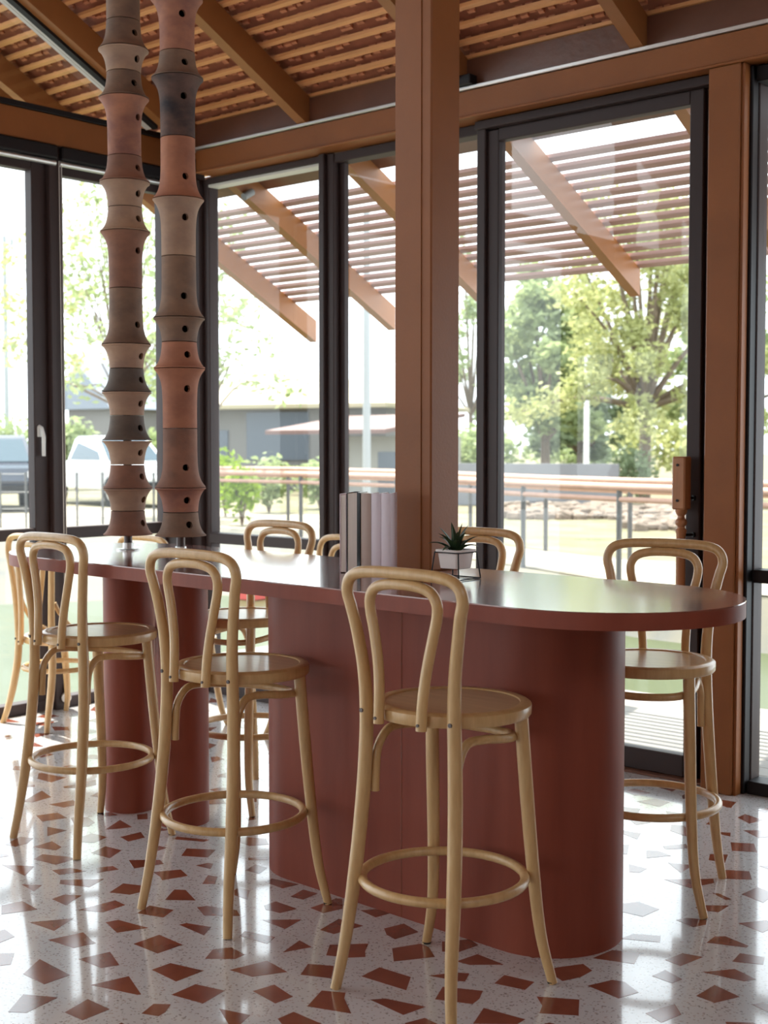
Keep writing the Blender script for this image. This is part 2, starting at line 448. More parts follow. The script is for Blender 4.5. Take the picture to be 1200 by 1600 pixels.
# pergola slats outside
perg = empty('pergola', (-2.7, 6.3, 0))
tag(perg, 'pink brown slatted wooden pergola roof over the deck outside the glass wall', 'pergola')
sl_me = None
for k in range(13):
    y = 5.845 + k * 0.0745
    if sl_me is None:
        b2 = bmesh.new(); vs_ = []
        for x in (-7.0, 1.5):
            for (dy, o) in ((-.0165, .156), (.0165, .156), (.0165, .176), (-.0165, .176)):
                vs_.append(b2.verts.new((x + 2.7, dy, zr(5.1 + dy, o) - 3.19)))
        for f in ((0, 1, 2, 3), (7, 6, 5, 4), (0, 4, 5, 1), (1, 5, 6, 2), (2, 6, 7, 3), (3, 7, 4, 0)):
            b2.faces.new([vs_[i] for i in f])
        o = finish('slat', b2, 'slat', perg); sl_me = o.data
    else:
        o = bpy.data.objects.new('slat', sl_me); COL.objects.link(o); o.parent = perg
    o.location = (0, y - 6.3, zr(y))

# ---- back wall
wb = empty('wall_back', (-2.4, 5.16, 0)); tag(wb, kind='structure')
def wpart(name, x0, x1, y0, y1, z0, z1, m, bev=0.004, root=wb):
    bm = bmesh.new()
    add_box(bm, x0 - root.location.x, x1 - root.location.x, y0 - root.location.y, y1 - root.location.y, z0, z1, bev)
    return finish(name, bm, m, root)
wpart('header_beam', -5.92, 3.9, 5.10, 5.24, 3.04, 3.168, 'paint')
wpart('beam_lip', -5.95, 1.6, 5.085, 5.10, 3.036, 3.048, 'paint', 0.003)
wpart('trim_strip', -6.0, 1.6, 5.088, 5.14, 3.170, 3.187, 'silver', 0.003)
wpart('post', -2.678, -2.535, 5.10, 5.30, 0, 3.038, 'paint')
wpart('post_flange', -2.535, -2.521, 5.112, 5.16, 0, 3.038, 'paint', .002)
xs = [x for x, _ in RAFT]
for a, b in zip(xs, xs[1:]):
    wpart('wall_plate_board', a + .033, b - .033, 5.125, 5.165, 3.188, 3.322, 'plate', 0.002)
box_o = box('junction_box', -4.03, -3.90, 5.06, 5.12, 3.188, 3.235, 'black', None, .004)
tag(box_o, 'small black box on top of the brown header beam beside the column', 'box')
cb = box('blind_bracket', -6.02, -5.925, 5.03, 5.10, 3.05, 3.165, 'black', None, .004)
tag(cb, 'black end bracket at the corner where the two header beams meet', 'bracket')

def frame_piece(root, name, x0, x1, y0, y1, z0, z1, m='frame', bev=.004):
    bm = bmesh.new()
    add_box(bm, x0 - root.location.x, x1 - root.location.x, y0 - root.location.y, y1 - root.location.y, z0 - root.location.z, z1 - root.location.z, bev)
    return finish(name, bm, m, root)
def pane_y(root, x0, x1, y, z0, z1):
    bm = bmesh.new()
    l = root.location
    bm.faces.new([bm.verts.new((x - l.x, y - l.y, z - l.z)) for x, z in ((x0, z0), (x1, z0), (x1, z1), (x0, z1))])
    return finish('pane', bm, 'glass', root)
def pane_x(root, y0, y1, x, z0, z1):
    bm = bmesh.new()
    l = root.location
    bm.faces.new([bm.verts.new((x - l.x, y - l.y, z - l.z)) for y, z in ((y0, z0), (y1, z0), (y1, z1), (y0, z1))])
    return finish('pane', bm, 'glass', root)
# window 1: fixed light next to the corner, with a transom bar
w1 = empty('window_1', (-5.5, 5.27, 0)); tag(w1, kind='structure')
frame_piece(w1, 'frame', -6.10, -6.01, 5.20, 5.33, 0, 3.035)
frame_piece(w1, 'frame', -6.01, -5.96, 5.235, 5.31, 0, 3.035)
frame_piece(w1, 'frame', -5.96, -5.025, 5.22, 5.31, 3.00, 3.035)
frame_piece(w1, 'frame', -5.96, -5.025, 5.23, 5.31, 2.985, 3.0, 'channel', .002)
frame_piece(w1, 'sill', -5.96, -5.025, 5.22, 5.31, 0.895, 0.955)
frame_piece(w1, 'frame', -5.96, -5.025, 5.22, 5.31, 0, 0.08)
pane_y(w1, -5.96, -5.025, 5.27, 0.955, 2.985)
pane_y(w1, -5.96, -5.025, 5.27, 0.08, 0.895)
# window 2: tall panel between the mullion and the sliding door
w2 = empty('window_2', (-4.5, 5.27, 0)); tag(w2, kind='structure')
frame_piece(w2, 'mullion', -5.025, -4.985, 5.19, 5.33, 0, 3.035)
frame_piece(w2, 'mullion', -4.985, -4.935, 5.215, 5.31, 0, 3.035)
frame_piece(w2, 'stile', -4.935, -4.90, 5.26, 5.30, 0, 3.0)
frame_piece(w2, 'frame', -4.935, -3.95, 5.22, 5.31, 2.985, 3.035)
frame_piece(w2, 'frame', -4.90, -3.95, 5.22, 5.31, 0, 0.105)
pane_y(w2, -4.90, -3.95, 5.28, 0.105, 2.985)
# sliding door
dr = empty('door_1', (-3.4, 5.25, 0)); tag(dr, kind='structure')
frame_piece(dr, 'stile', -3.955, -3.905, 5.19, 5.30, 0, 3.0)
frame_piece(dr, 'stile', -3.905, -3.838, 5.21, 5.27, 0.02, 2.99)
frame_piece(dr, 'head_track', -3.955, -2.68, 5.17, 5.32, 2.995, 3.035)
frame_piece(dr, 'top_rail', -3.84, -2.82, 5.21, 5.265, 2.935, 2.995)
frame_piece(dr, 'bottom_rail', -3.84, -2.82, 5.21, 5.265, 0.012, 0.108)
frame_piece(dr, 'stile', -2.822, -2.755, 5.21, 5.265, 0.012, 2.995)
frame_piece(dr, 'jamb', -2.755, -2.68, 5.235, 5.32, 0, 3.0)
frame_piece(dr, 'threshold', -5.0, -2.68, 5.17, 5.33, 0.0, 0.012, 'plate', .002)
pane_y(dr, -3.84, -2.82, 5.24, 0.105, 2.94)
# wooden baluster used as pull handle
prof = [(.012, .69), (.02, .692), (.021, .75), (.0205, 1.09), (.024, 1.10), (.024, 1.108), (.017, 1.115), (.016, 1.122), (.024, 1.130), (.026, 1.140), (.024, 1.150), (.016, 1.158), (.015, 1.168), (.022, 1.178), (.026, 1.190), (.026, 1.198)]
bm = bmesh.new(); add_lathe(bm, prof, 20)
hd = finish('handle', bm, 'baluster', dr, 35, (-2.812 + 3.4, 5.155 - 5.25, 0))
bm = bmesh.new(); add_box(bm, -.031, .031, -.031, .031, 1.196, 1.425, .006)
finish('handle_block', bm, 'baluster', hd)
for z in (1.235, 1.388):
    bm = bmesh.new()
    add_tube(bm, [Vector((-.002, -.036, z)), Vector((-.002, -.026, z))], .006, 10)
    finish('bolt', bm, 'black', hd)
for z in (1.085, 1.245, .74):
    bm = bmesh.new()
    add_tube(bm, [Vector((.0, .01, z)), Vector((.03, .055, z))], .006, 8)
    add_tube(bm, [Vector((.028, .05, z)), Vector((.032, .058, z))], .012, 10)
    finish('mounting_pin', bm, 'black', hd)
# window 3: right of the post
w3 = empty('window_3', (-1.9, 5.27, 0)); tag(w3, kind='structure')
frame_piece(w3, 'frame', -2.533, -2.508, 5.162, 5.215, 0, 3.035, 'black')
frame_piece(w3, 'frame', -2.533, -2.503, 5.217, 5.30, 0, 3.035)
frame_piece(w3, 'frame', -2.505, -1.2, 5.18, 5.30, 2.97, 3.035, 'black')
frame_piece(w3, 'frame', -2.505, -1.2, 5.18, 5.30, 0, 0.055, 'black')
frame_piece(w3, 'transom', -2.505, -1.2, 5.20, 5.30, .895, .95, 'black')
frame_piece(w3, 'frame', -1.2, -1.12, 5.18, 5.30, 0, 3.035, 'black')
pane_y(w3, -2.503, -1.2, 5.27, .05, .895)
pane_y(w3, -2.503, -1.2, 5.27, .95, 2.97)

# ---- left wall
wl = empty('wall_left', (-6.25, 3.0, 0)); tag(wl, kind='structure')
wpart('header_beam', -6.30, -6.18, 1.0, 5.13, 3.112, 3.272, 'paint', .004, wl)
wpart('beam_cap', -6.31, -6.165, 1.0, 5.13, 3.272, 3.303, 'black', .003, wl)
wpart('corner_post', -6.32, -6.10, 5.13, 5.33, 0, 3.19, 'frame', .004, wl)
w4 = empty('window_4', (-6.27, 3.7, 0)); tag(w4, kind='structure')
frame_piece(w4, 'mullion', -6.30, -6.235, 4.205, 4.30, 0, 3.11)
frame_piece(w4, 'mullion', -6.32, -6.20, 4.30, 4.385, 0, 3.11)
frame_piece(w4, 'frame', -6.30, -6.235, 1.0, 4.205, 2.965, 3.03)
frame_piece(w4, 'sill', -6.30, -6.235, 1.0, 4.205, .955, 1.018)
frame_piece(w4, 'frame', -6.31, -6.225, 1.0, 4.30, 0, .062)
pane_x(w4, 1.0, 4.205, -6.27, 1.018, 2.965)
pane_x(w4, 1.0, 4.205, -6.27, .062, .955)
bm = bmesh.new()
add_box(bm, -.008, .008, -.012, .012, -.03, .03, .002)
lt = finish('latch', bm, 'white_plastic', w4, None, (.035, 4.235 - 3.7, 1.55))
bm = bmesh.new()
add_tube(bm, [Vector((.0, .0, .03)), Vector((.02, .004, .02)), Vector((.028, .01, -.03)), Vector((.024, .012, -.135))], [.008, .009, .011, .010], 8)
finish('lever', bm, 'white_plastic', lt, 40)
w5 = empty('window_5', (-6.27, 4.75, 0)); tag(w5, kind='structure')
frame_piece(w5, 'frame', -6.30, -6.235, 4.385, 5.125, 2.965, 3.03)
frame_piece(w5, 'sill', -6.31, -6.23, 4.385, 5.125, .950, 1.015)
frame_piece(w5, 'frame', -6.31, -6.225, 4.385, 5.125, 0, .062)
frame_piece(w5, 'jamb', -6.31, -6.23, 5.11, 5.13, 0, 3.03)
pane_x(w5, 4.385, 5.11, -6.27, 1.015, 2.965)
pane_x(w5, 4.385, 5.11, -6.27, .062, .95)
# gable glazing above the left header
w6 = empty('window_6', (-6.06, 4.0, 3.303)); tag(w6, kind='structure')
def gable_bar(name, x0, x1, off0, off1, m):
    bm = bmesh.new(); slope_bar(bm, x0, x1, 2.0, 4.90, off0, off1)
    for v in bm.verts: v.co -= Vector(w6.location)
    finish(name, bm, m, w6)
gable_bar('frame', -6.055, -6.012, -.02, .12, 'black')
gable_bar('frame', -6.085, -6.055, -.012, .02, 'channel')
gable_bar('frame', -6.115, -6.088, -.012, .02, 'channel')
gable_bar('frame', -6.15, -6.055, .02, .06, 'black')
bm = bmesh.new()
bm.faces.new([bm.verts.new(Vector(p) - Vector(w6.location)) for p in ((-6.12, 2.0, 3.303), (-6.12, 4.86, 3.303), (-6.12, 2.0, zr(2.0)))])
finish('pane', bm, 'glass', w6)
# roller blinds rolled up under the left header
for i, (y0, y1, lb) in enumerate(((2.6, 4.335, 'rolled-up black roller blind over the latched left window'), (4.362, 5.12, 'rolled-up black roller blind behind the clay pipes, with a long white cord'))):
    r = empty('roller_blind', (-6.22, (y0 + y1) / 2, 3.03))
    tag(r, lb, 'blind', 'roller blinds on the left wall')
    frame_piece(r, 'cassette', -6.235, -6.165, y0, y1, 3.035, 3.108, 'black', .008)
    bm = bmesh.new(); add_tube(bm, [Vector((.02, y0 - r.location.y, -.012)), Vector((.02, y1 - r.location.y, -.012))], .016, 12)
    finish('bottom_bar', bm, 'silver', r, 40)
    if i == 1:
        for dy in (.0, .016):
            bm = bmesh.new(); add_tube(bm, [Vector((.03, y0 - r.location.y - .008 + dy, .0)), Vector((.035, y0 - r.location.y - .006 + dy, -2.95))], .0022, 6)
            finish('cord', bm, 'cord', r)
        bm = bmesh.new()
        add_tube(bm, [Vector((.02, y0 - r.location.y, -2.965)), Vector((.04, y0 - r.location.y - .006, -2.965))], .028, 16)
        cw = finish('cord_wheel', bm, 'white_plastic', r, 40)
        bm = bmesh.new(); add_box(bm, .012, .042, y0 - r.location.y - .012, y0 - r.location.y + .012, -2.95, -2.90, .004)
        finish('cord_clip', bm, 'black', cw)

# ---- unseen rear and right sides of the room, added to dim light from behind
wr = box('wall_right', 3.9, 4.05, -4.05, 5.33, 0, 3.3, 'inner_wall'); tag(wr, kind='structure')
wq = empty('wall_rear', (-1.1, -4.12, 0)); tag(wq, kind='structure')
wpart('parapet', -6.32, 4.05, -4.2, -4.05, 0, 1.0, 'inner_wall', .004, wq)
wpart('header', -6.32, 4.05, -4.2, -4.05, 2.7, 3.3, 'inner_wall', .004, wq)
for x0, x1 in ((-6.32, -5.0), (-2.6, -2.2), (.2, 4.05)): wpart('pier', x0, x1, -4.2, -4.05, 1.0, 2.7, 'inner_wall', .004, wq)
w10 = empty('window_8', (-1.1, -4.12, 0)); tag(w10, kind='structure')  # unseen rear glazing, added and sized for fill light from behind
for x0, x1 in ((-5.0, -2.6), (-2.2, .2)):
    frame_piece(w10, 'frame', x0, x1, -4.17, -4.08, 1.0, 1.06); frame_piece(w10, 'frame', x0, x1, -4.17, -4.08, 2.64, 2.7)
    frame_piece(w10, 'mullion', (x0 + x1) / 2 - .03, (x0 + x1) / 2 + .03, -4.17, -4.08, 1.06, 2.64)
    pane_y(w10, x0, x1, -4.12, 1.06, 2.64)
w8 = empty('window_7', (-6.27, -1.5, 0)); tag(w8, kind='structure')
for y0 in (-4.05, -2.4, -.75, .92):
    frame_piece(w8, 'mullion', -6.32, -6.2, y0, y0 + .09, 0, 3.11)
for y0, y1 in ((-3.96, -2.4), (-2.31, -.75), (-.66, .92)):
    pane_x(w8, y0, y1, -6.27, .06, 3.03)
frame_piece(w8, 'frame', -6.31, -6.225, -4.05, 1.0, 0, .06)
frame_piece(w8, 'frame', -6.31, -6.225, -4.05, 1.0, 3.03, 3.27)
wpart('light_blocking_panel', -1.12, 3.9, 5.12, 5.28, 0, 3.038, 'inner_wall', .004, wb)  # unseen solid panel added in place of glazing to cut light from the right

# ---- steel column standing through the table
colm = empty('steel_column', (-2.88, 3.507, 1.05))
tag(colm, 'tall square brown painted steel column rising from the middle of the bar table', 'column')
bm = bmesh.new(); add_box(bm, -.0775, .0775, -.075, .0775, 0, 3.15, .005); finish('shaft', bm, 'paint', colm)
bm = bmesh.new(); add_box(bm, -.0775, .036, -.0785, -.0745, 0, 3.15, .001); finish('cover_plate', bm, 'paint', colm)

# ================================================================== BAR TABLE
TA = -0.0376
table = empty('bar_table', (-3.175, 3.244, 0), TA)
tag(table, 'long red brown bar table with rounded ends, drum base and two round legs', 'table')
bm = bmesh.new(); add_prism(bm, stadium(1.578, .394), 1.003, 1.0465); ttop = finish('tabletop', bm, 'table', table, 30)
bm = bmesh.new(); add_prism(bm, stadium(1.578, .394), 1.0465, 1.05, .0015); finish('top_surface', bm, 'tabletop', ttop, 30)
def loc_t(x, y):
    c, s = math.cos(-TA), math.sin(-TA)
    dx, dy = x + 3.175, y - 3.244
    return (dx * c - dy * s, dx * s + dy * c)
bx0, by0 = loc_t(-2.705, 3.325)
bm = bmesh.new(); add_prism(bm, [(x + bx0, y + by0) for x, y in stadium(.69, .225)], 0, 1.003); finish('drum_base', bm, 'table', table, 30)
sx, sy = loc_t(-2.645, 3.0985)
bm = bmesh.new(); add_box(bm, sx - .0015, sx + .0015, by0 - .2262, by0 - .2242, .002, 1.0); finish('seam', bm, 'chip', table)
for px_, py_ in ((-4.30, 3.335), (-3.985, 3.345)):
    lx, ly = loc_t(px_, py_)
    bm = bmesh.new(); add_lathe(bm, [(.103, 0), (.103, 1.003)], 36); finish('round_leg', bm, 'table', table, 30, (lx, ly, 0))

# ================================================================== BENTWOOD SEATING
def make_stool(name, zs, z_top, arms=False):
    """bentwood stool / chair, feet centred on the origin, facing +Y. zs: seat height"""
    def Z(z):
        return z * zs / .77 if z <= .77 else zs + (z - .77) * (z_top - zs) / (1.137 - .77)
    root = empty(name)
    half = [(-.200, -.205, 0), (-.184, -.186, .12), (-.171, -.160, .30), (-.160, -.140, .50), (-.153, -.133, .66), (-.151, -.134, .77), (-.157, -.139, .87), (-.173, -.147, .97), (-.187, -.155, 1.035), (-.197, -.159, 1.075), (-.188, -.162, 1.108), (-.160, -.164, 1.127), (-.105, -.166, 1.135), (0, -.167, 1.137)]
    rad = [.0145, .0165, .0195, .020, .0195, .019, .0175, .0168, .0165, .0162, .016, .016, .016, .016]
    pts = [(x, y, Z(z)) for x, y, z in half]
    pts = pts + [(-x, y, z) for x, y, z in pts[-2::-1]]
    rr = rad + rad[-2::-1]
    path = catmull(pts, 4)
    bm = bmesh.new(); add_tube(bm, path, lerp_list(rr, len(path)), 12); finish('back_hoop_and_rear_legs', bm, 'stool', root, 50)
    inn = [(-.073, -.172, .728), (-.074, -.168, .80), (-.082, -.162, .88), (-.100, -.158, .97), (-.114, -.158, 1.03), (-.113, -.160, 1.066), (-.094, -.162, 1.092), (-.055, -.164, 1.104), (0, -.165, 1.107)]
    pts = [(x, y, Z(z)) if z > .77 else (x, y, zs - .77 + z) for x, y, z in inn]
    pts = pts + [(-x, y, z) for x, y, z in pts[-2::-1]]
    path = catmull(pts, 4)
    bm = bmesh.new(); add_tube(bm, path, .0148, 12); finish('inner_hoop', bm, 'stool', root, 50)
    for s in (-1, 1):
        fl = [(.156, .152, .735), (.165, .168, .52), (.176, .186, .30), (.192, .200, .13), (.224, .212, 0)]
        path = catmull([(s * x, y, Z(z)) for x, y, z in fl], 5)
        bm = bmesh.new(); add_tube(bm, path, lerp_list([.0195, .0195, .018, .016, .0135], len(path)), 12)
        lg = finish('leg', bm, 'stool', root, 50)
        bm = bmesh.new(); add_lathe(bm, [(.0125, .0005), (.0138, .006)], 12, (s * .222, .211)); finish('foot_cap', bm, 'rubber', lg)
    # seat ring and recessed panel
    sc_ = (0, .05)
    z0 = zs - .77
    bm = bmesh.new()
    add_lathe(bm, [(.182, .7645 + z0), (.185, .769 + z0), (.192, .7705 + z0), (.207, .769 + z0), (.215, .763 + z0), (.216, .755 + z0), (.215, .738 + z0), (.211, .733 + z0), (.182, .733 + z0)], 48, sc_, False)
    bm.verts.ensure_lookup_table()
    seat = finish('seat', bm, 'stool', root, 40)
    bm = bmesh.new(); add_lathe(bm, [(.183, .740 + z0), (.183, .7655 + z0)], 48, sc_); finish('seat_panel', bm, 'seat', seat, 30)
    zr_ = .30 if zs > .6 else .30
    n = 48
    rg = .222 if zs > .6 else .182
    ring = [Vector((rg * math.cos(2 * PI * k / n), .012 + rg * math.sin(2 * PI * k / n), zr_)) for k in range(n)]
    bm = bmesh.new(); add_tube(bm, ring, .0135, 10, True); finish('foot_ring', bm, 'stool', root, 60)
    if zs > .6:
        br = [(.141, -.110, .535), (.140, -.108, .60), (.140, -.098, .655), (.138, -.062, .695), (.147, .0, .698), (.153, .065, .690), (.141, .135, .682), (.096, .180, .678), (0, .200, .676)]
        path = catmull(br + [(-x, y, z) for x, y, z in br[-2::-1]], 4)
        bm = bmesh.new(); add_tube(bm, path, .0125, 10); finish('seat_brace', bm, 'stool', root, 50)
    if arms:
        for s in (-1, 1):
            path = catmull([(s * .150, -.115, zs + .19), (s * .158, -.085, zs + .13), (s * .178, -.02, zs + .05), (s * .200, .06, zs + .012), (s * .206, .10, zs - .01)], 5)
            bm = bmesh.new(); add_tube(bm, path, .0115, 8); finish('hip_brace', bm, 'stool', root, 50)
    for s in (-1, 1):
        bm = bmesh.new(); add_tube(bm, [Vector((s * .152, -.155, zs - .02)), Vector((s * .152, -.146, zs - .02))], .006, 8); finish('bolt', bm, 'steel', root)
        bm = bmesh.new(); add_tube(bm, [Vector((s * .073, -.1885, zs - .026)), Vector((s * .073, -.182, zs - .026))], .0045, 8); finish('bolt', bm, 'steel', root)
    return root
proto = make_stool('bar_stool', .78, 1.140)
SPOTS = [  # x, y, turn (deg), label
 (-2.227, 2.772, 0, 'light bentwood bar stool nearest the camera, back turned to us, before the drum base'),
 (-3.122, 2.820, 1, 'bentwood bar stool with its back to us, by the round table legs'),
 (-4.090, 2.982, 0, 'bentwood bar stool at the left edge of the photo, back to us'),
 (-2.205, 3.855, 196, 'bentwood bar stool facing us at the rounded right end, beside the sliding door'),
 (-3.105, 3.935, 180, 'bentwood bar stool across the table, hoop showing right of the column behind the succulent'),
 (-4.045, 3.775, 180, 'bentwood bar stool across the table, hoop showing left of the books'),
]
for i, (x, y, a, lb) in enumerate(SPOTS):
    o = proto if i == 0 else copy_tree(proto)
    o.location = (x, y, 0); o.rotation_euler = (0, 0, math.radians(a))
    tag(o, lb, 'stool', 'bentwood bar stools around the bar table')
pchair = make_stool('dining_chair', .47, 1.0, True)
CHAIRS = [
 (-5.93, 4.12, 0, 'low bentwood dining chair by the left window, seen behind the leftmost bar stool'),
 (-5.42, 4.46, 0, 'low bentwood dining chair near the glass corner, mostly hidden behind the clay pipes'),
 (-4.63, 4.83, 180, 'low bentwood dining chair by the back window, its hoop peeking out left of the books'),
]
for i, (x, y, a, lb) in enumerate(CHAIRS):
    o = pchair if i == 0 else copy_tree(pchair)
    o.location = (x, y, 0); o.rotation_euler = (0, 0, math.radians(a))
    tag(o, lb, 'chair', 'low bentwood dining chairs by the windows')

# ================================================================== CLAY PIPE COLUMNS
def pipe_segment(parent, za, zb, flare_end, matname, hole_ang, hole_up):
    """one flared clay pipe from za (low) to zb (high); flare_end 'top' or 'bottom'"""
    H = zb - za - .003
    rf, rn = .0985, .0655
    nring = 26; seg = 56
    prof = []
    for k in range(nring + 1):
        t = k / nring                         # 0 at the narrow end, 1 at the flared lip
        d = (1 - t) * H                       # distance from the lip
        r = rn + (rf - rn) * math.exp(-(d / .032) ** 1.05) if d > 0.004 else rf
        prof.append((r, t * H))
    bm = bmesh.new()
    rings = []
    for r, h in prof:
        z = h if flare_end == 'top' else H - h
        rings.append([bm.verts.new((r * math.cos(2 * PI * k / seg), r * math.sin(2 * PI * k / seg), z)) for k in range(seg)])
    for A, B in zip(rings, rings[1:]):
        for k in range(seg): bm.faces.new((A[k], A[(k + 1) % seg], B[(k + 1) % seg], B[k]))
    # round hole through the wall
    rh = .0135
    zc = H * hole_up
    hx, hy = math.cos(hole_ang), math.sin(hole_ang)
    def param(co):
        a = (math.atan2(co.y, co.x) - hole_ang + PI) % (2 * PI) - PI
        return a * math.hypot(co.x, co.y), co.z - zc
    kill = []
    for f in bm.faces:
        u, w = param(f.calc_center_median())
        if math.hypot(u, w) < rh: kill.append(f)
    ring_v = {v for f in kill for v in f.verts}
    bmesh.ops.delete(bm, geom=kill, context='FACES')
    ring_v = {v for v in ring_v if v.is_valid}
    edge = [e for e in bm.edges if e.is_boundary and e.verts[0] in ring_v and e.verts[1] in ring_v]
    me_verts = {v for e in edge for v in e.verts}
    for v in me_verts:
        R = math.hypot(v.co.x, v.co.y)
        a = (math.atan2(v.co.y, v.co.x) - hole_ang + PI) % (2 * PI) - PI
        u, w = a * R, v.co.z - zc
        l = max(math.hypot(u, w), 1e-6)
        u, w = u / l * rh, w / l * rh
        a = hole_ang + u / R
        v.co = Vector((R * math.cos(a), R * math.sin(a), zc + w))
    if edge:
        ex = bmesh.ops.extrude_edge_only(bm, edges=edge)
        for v in [g for g in ex['geom'] if isinstance(g, bmesh.types.BMVert)]:
            R = math.hypot(v.co.x, v.co.y); s = (R - .012) / R
            v.co.x *= s; v.co.y *= s
    # closing discs so that the pipe has a floor and a rim thickness
    for ring in (rings[0], rings[-1]):
        ring = [v for v in ring if v.is_valid]
        ins = [bm.verts.new((v.co.x * .42, v.co.y * .42, v.co.z)) for v in ring]
        for k in range(len(ring)):
            bm.faces.new((ring[k], ring[(k + 1) % len(ring)], ins[(k + 1) % len(ring)], ins[k]))
    return finish('clay_pipe', bm, matname, parent, 35, (0, 0, za))
def pipe_column(x, y, joints, first, tones, label, hole_face, tops=()):
    root = empty('clay_pipe_column', (x, y, 1.05))
    tag(root, label, 'pipe column', 'stacked clay pipe columns on the bar table')
    bm = bmesh.new(); add_lathe(bm, [(.0165, .004), (.0165, 2.95)], 16); finish('pole', bm, 'steel', root, 40)
    bm = bmesh.new(); add_lathe(bm, [(.046, 0), (.046, .004), (.043, .006), (.022, .007), (.0215, .03), (.017, .031)], 32); finish('flange', bm, 'silver', root, 30)
    flare = first
    for i in range(len(joints) - 1):
        zt, zb = joints[i], joints[i + 1]       # from the top down
        pipe_segment(root, zb - 1.05, zt - 1.05, 'bottom' if flare else 'top', 'terra%d' % tones[i], hole_face[0] + random.uniform(-.15, .15) + (hole_face[1] * (1 - (zb - 1.05) / 2.2)), .5 if zt - zb < .13 else (.34 if flare else .66))
        flare = not flare
    return root
J1 = [3.37, 3.149, 3.038, 2.948, 2.847, 2.62, 2.519, 2.419, 2.322, 2.099, 1.877, 1.781, 1.688, 1.593, 1.493, 1.396, 1.302, 1.212, 1.113]
J2 = [3.37, 3.167, 2.968, 2.87, 2.647, 2.414, 2.197, 1.963, 1.871, 1.769, 1.539, 1.311, 1.216, 1.122]
pipe_column(-4.30, 3.335, J1, False, [1, 1, 4, 1, 5, 0, 4, 4, 0, 1, 4, 2, 4, 2, 4, 0, 4, 0], 'left stack of flared clay pipes on a pole, shorter pipes towards the table', (.05, .22))
pipe_column(-3.985, 3.345, J2, True, [4, 5, 1, 6, 3, 4, 1, 1, 3, 3, 0, 5, 1], 'right stack of flared clay pipes on a pole, with longer orange and blackened pipes', (-.32, .06))

# ================================================================== BOOKS
M['mauve'] = mat('mauve book cover', (206, 184, 190), 0.35)
M['inkblack'] = mat('glossy black book cover', (18, 16, 20), 0.2)
M['taupe'] = mat('taupe book cover', (200, 180, 170), 0.35)
M['lilac'] = mat('pale lilac book cover', (238, 228, 238), 0.4)
M['paper'] = mat('book page edges', (232, 222, 214), 0.8, var=0.06, scale=200, stretch=(1, 0.02, 0.02))
BR = math.radians(28)
bxp = Vector((-3.0, 3.197, 1.05))
BOOKS = [(.024, .262, 'mauve', 'open', 'thin mauve book at the left end of the row beside the column'),
         (.047, .267, 'inkblack', 'open', 'glossy black book with page edges facing us, second in the row'),
         (.036, .264, 'taupe', 'spine', 'taupe book in the middle of the row, right of the black one'),
         (.033, .265, 'lilac', 'spine', 'pale lilac book, fourth in the row'),
         (.034, .265, 'lilac', 'spine', 'pale lilac book at the right end, next to the column')]
off = 0.0
for th, h, m_, kind, lb in BOOKS:
    r = empty('book', bxp + Vector((math.cos(BR), math.sin(BR), 0)) * off, BR)
    tag(r, lb, 'book', 'row of upright books on the bar table')
    dp = .098
    if kind == 'open':                       # fore edge towards us: two boards, page block, spine at the back
        bm = bmesh.new()
        bd = .011 if m_ == 'inkblack' else .0035
        for a, b in ((0, .0035), (th - .001 - bd, th - .001)): add_box(bm, a, b, 0, dp, 0, h, .0008)
        add_box(bm, 0, th - .001, dp - .004, dp, 0, h, .0008)
        finish('cover', bm, m_, r)
        bm = bmesh.new(); add_box(bm, .0035, th - .001 - bd, .002, dp - .004, .003, h - .004); finish('pages', bm, 'paper', r)
    else:
        bm = bmesh.new()
        pl = [(0, dp), (0, .004), (.004, .0012), (th / 2, 0), (th - .005, .0012), (th - .001, .004), (th - .001, dp)]
        inner = [(th - .0045, dp), (th - .0045, .005), (.0035, .005), (.0035, dp)]
        add_prism(bm, pl + inner, 0, h); finish('cover', bm, m_, r, 40)
        bm = bmesh.new(); add_box(bm, .0035, th - .0045, .005, dp - .003, .003, h - .004); finish('pages', bm, 'paper', r)
    off += th

# ================================================================== SUCCULENT IN A WIRE STAND
SP = Vector((-2.585, 3.29, 1.05))
st = empty('plant_stand', SP)
tag(st, 'small black wire stand holding the white pot on the bar table', 'stand')
B, Tt, hh = .056, .047, .086
bcor = [(-B, -B, .003), (B, -B, .003), (B, B, .003), (-B, B, .003)]
tcor = [(-Tt, -Tt, hh), (Tt, -Tt, hh), (Tt, Tt, hh), (-Tt, Tt, hh)]
def wire(name, pts, closed=False, r=.0022):
    bm = bmesh.new(); add_tube(bm, [Vector(p) for p in pts], r, 6, closed); finish(name, bm, 'black', st)
for k in range(4):
    wire('top_wire', [tcor[k], tcor[(k + 1) % 4]]); wire('base_wire', [bcor[k], bcor[(k + 1) % 4]])
    wire('leg_wire', [bcor[k], tcor[k]])
pl = empty('potted_succulent', SP + Vector((0, 0, .034)))
tag(pl, 'spiky dark green succulent in a small tapered white pot', 'plant')
def rsq(h, r, n=5):
    out = []
    for cx, cy, a0 in ((h - r, h - r, 0), (-(h - r), h - r, 90), (-(h - r), -(h - r), 180), (h - r, -(h - r), 270)):
        for k in range(n + 1):
            a = math.radians(a0 + 90 * k / n); out.append((cx + r * math.cos(a), cy + r * math.sin(a)))
    return out
bm = bmesh.new()
levels = [(.034, .012, .0), (.0375, .012, .002), (.0425, .011, .048), (.047, .010, .052), (.048, .010, .054), (.048, .010, .060), (.0465, .010, .061), (.042, .010, .060), (.041, .010, .05)]
rings = [[bm.verts.new((x, y, z)) for x, y in rsq(h, r)] for h, r, z in levels]
for A, Bq in zip(rings, rings[1:]):
    for k in range(len(A)): bm.faces.new((A[k], A[(k + 1) % len(A)], Bq[(k + 1) % len(A)], Bq[k]))
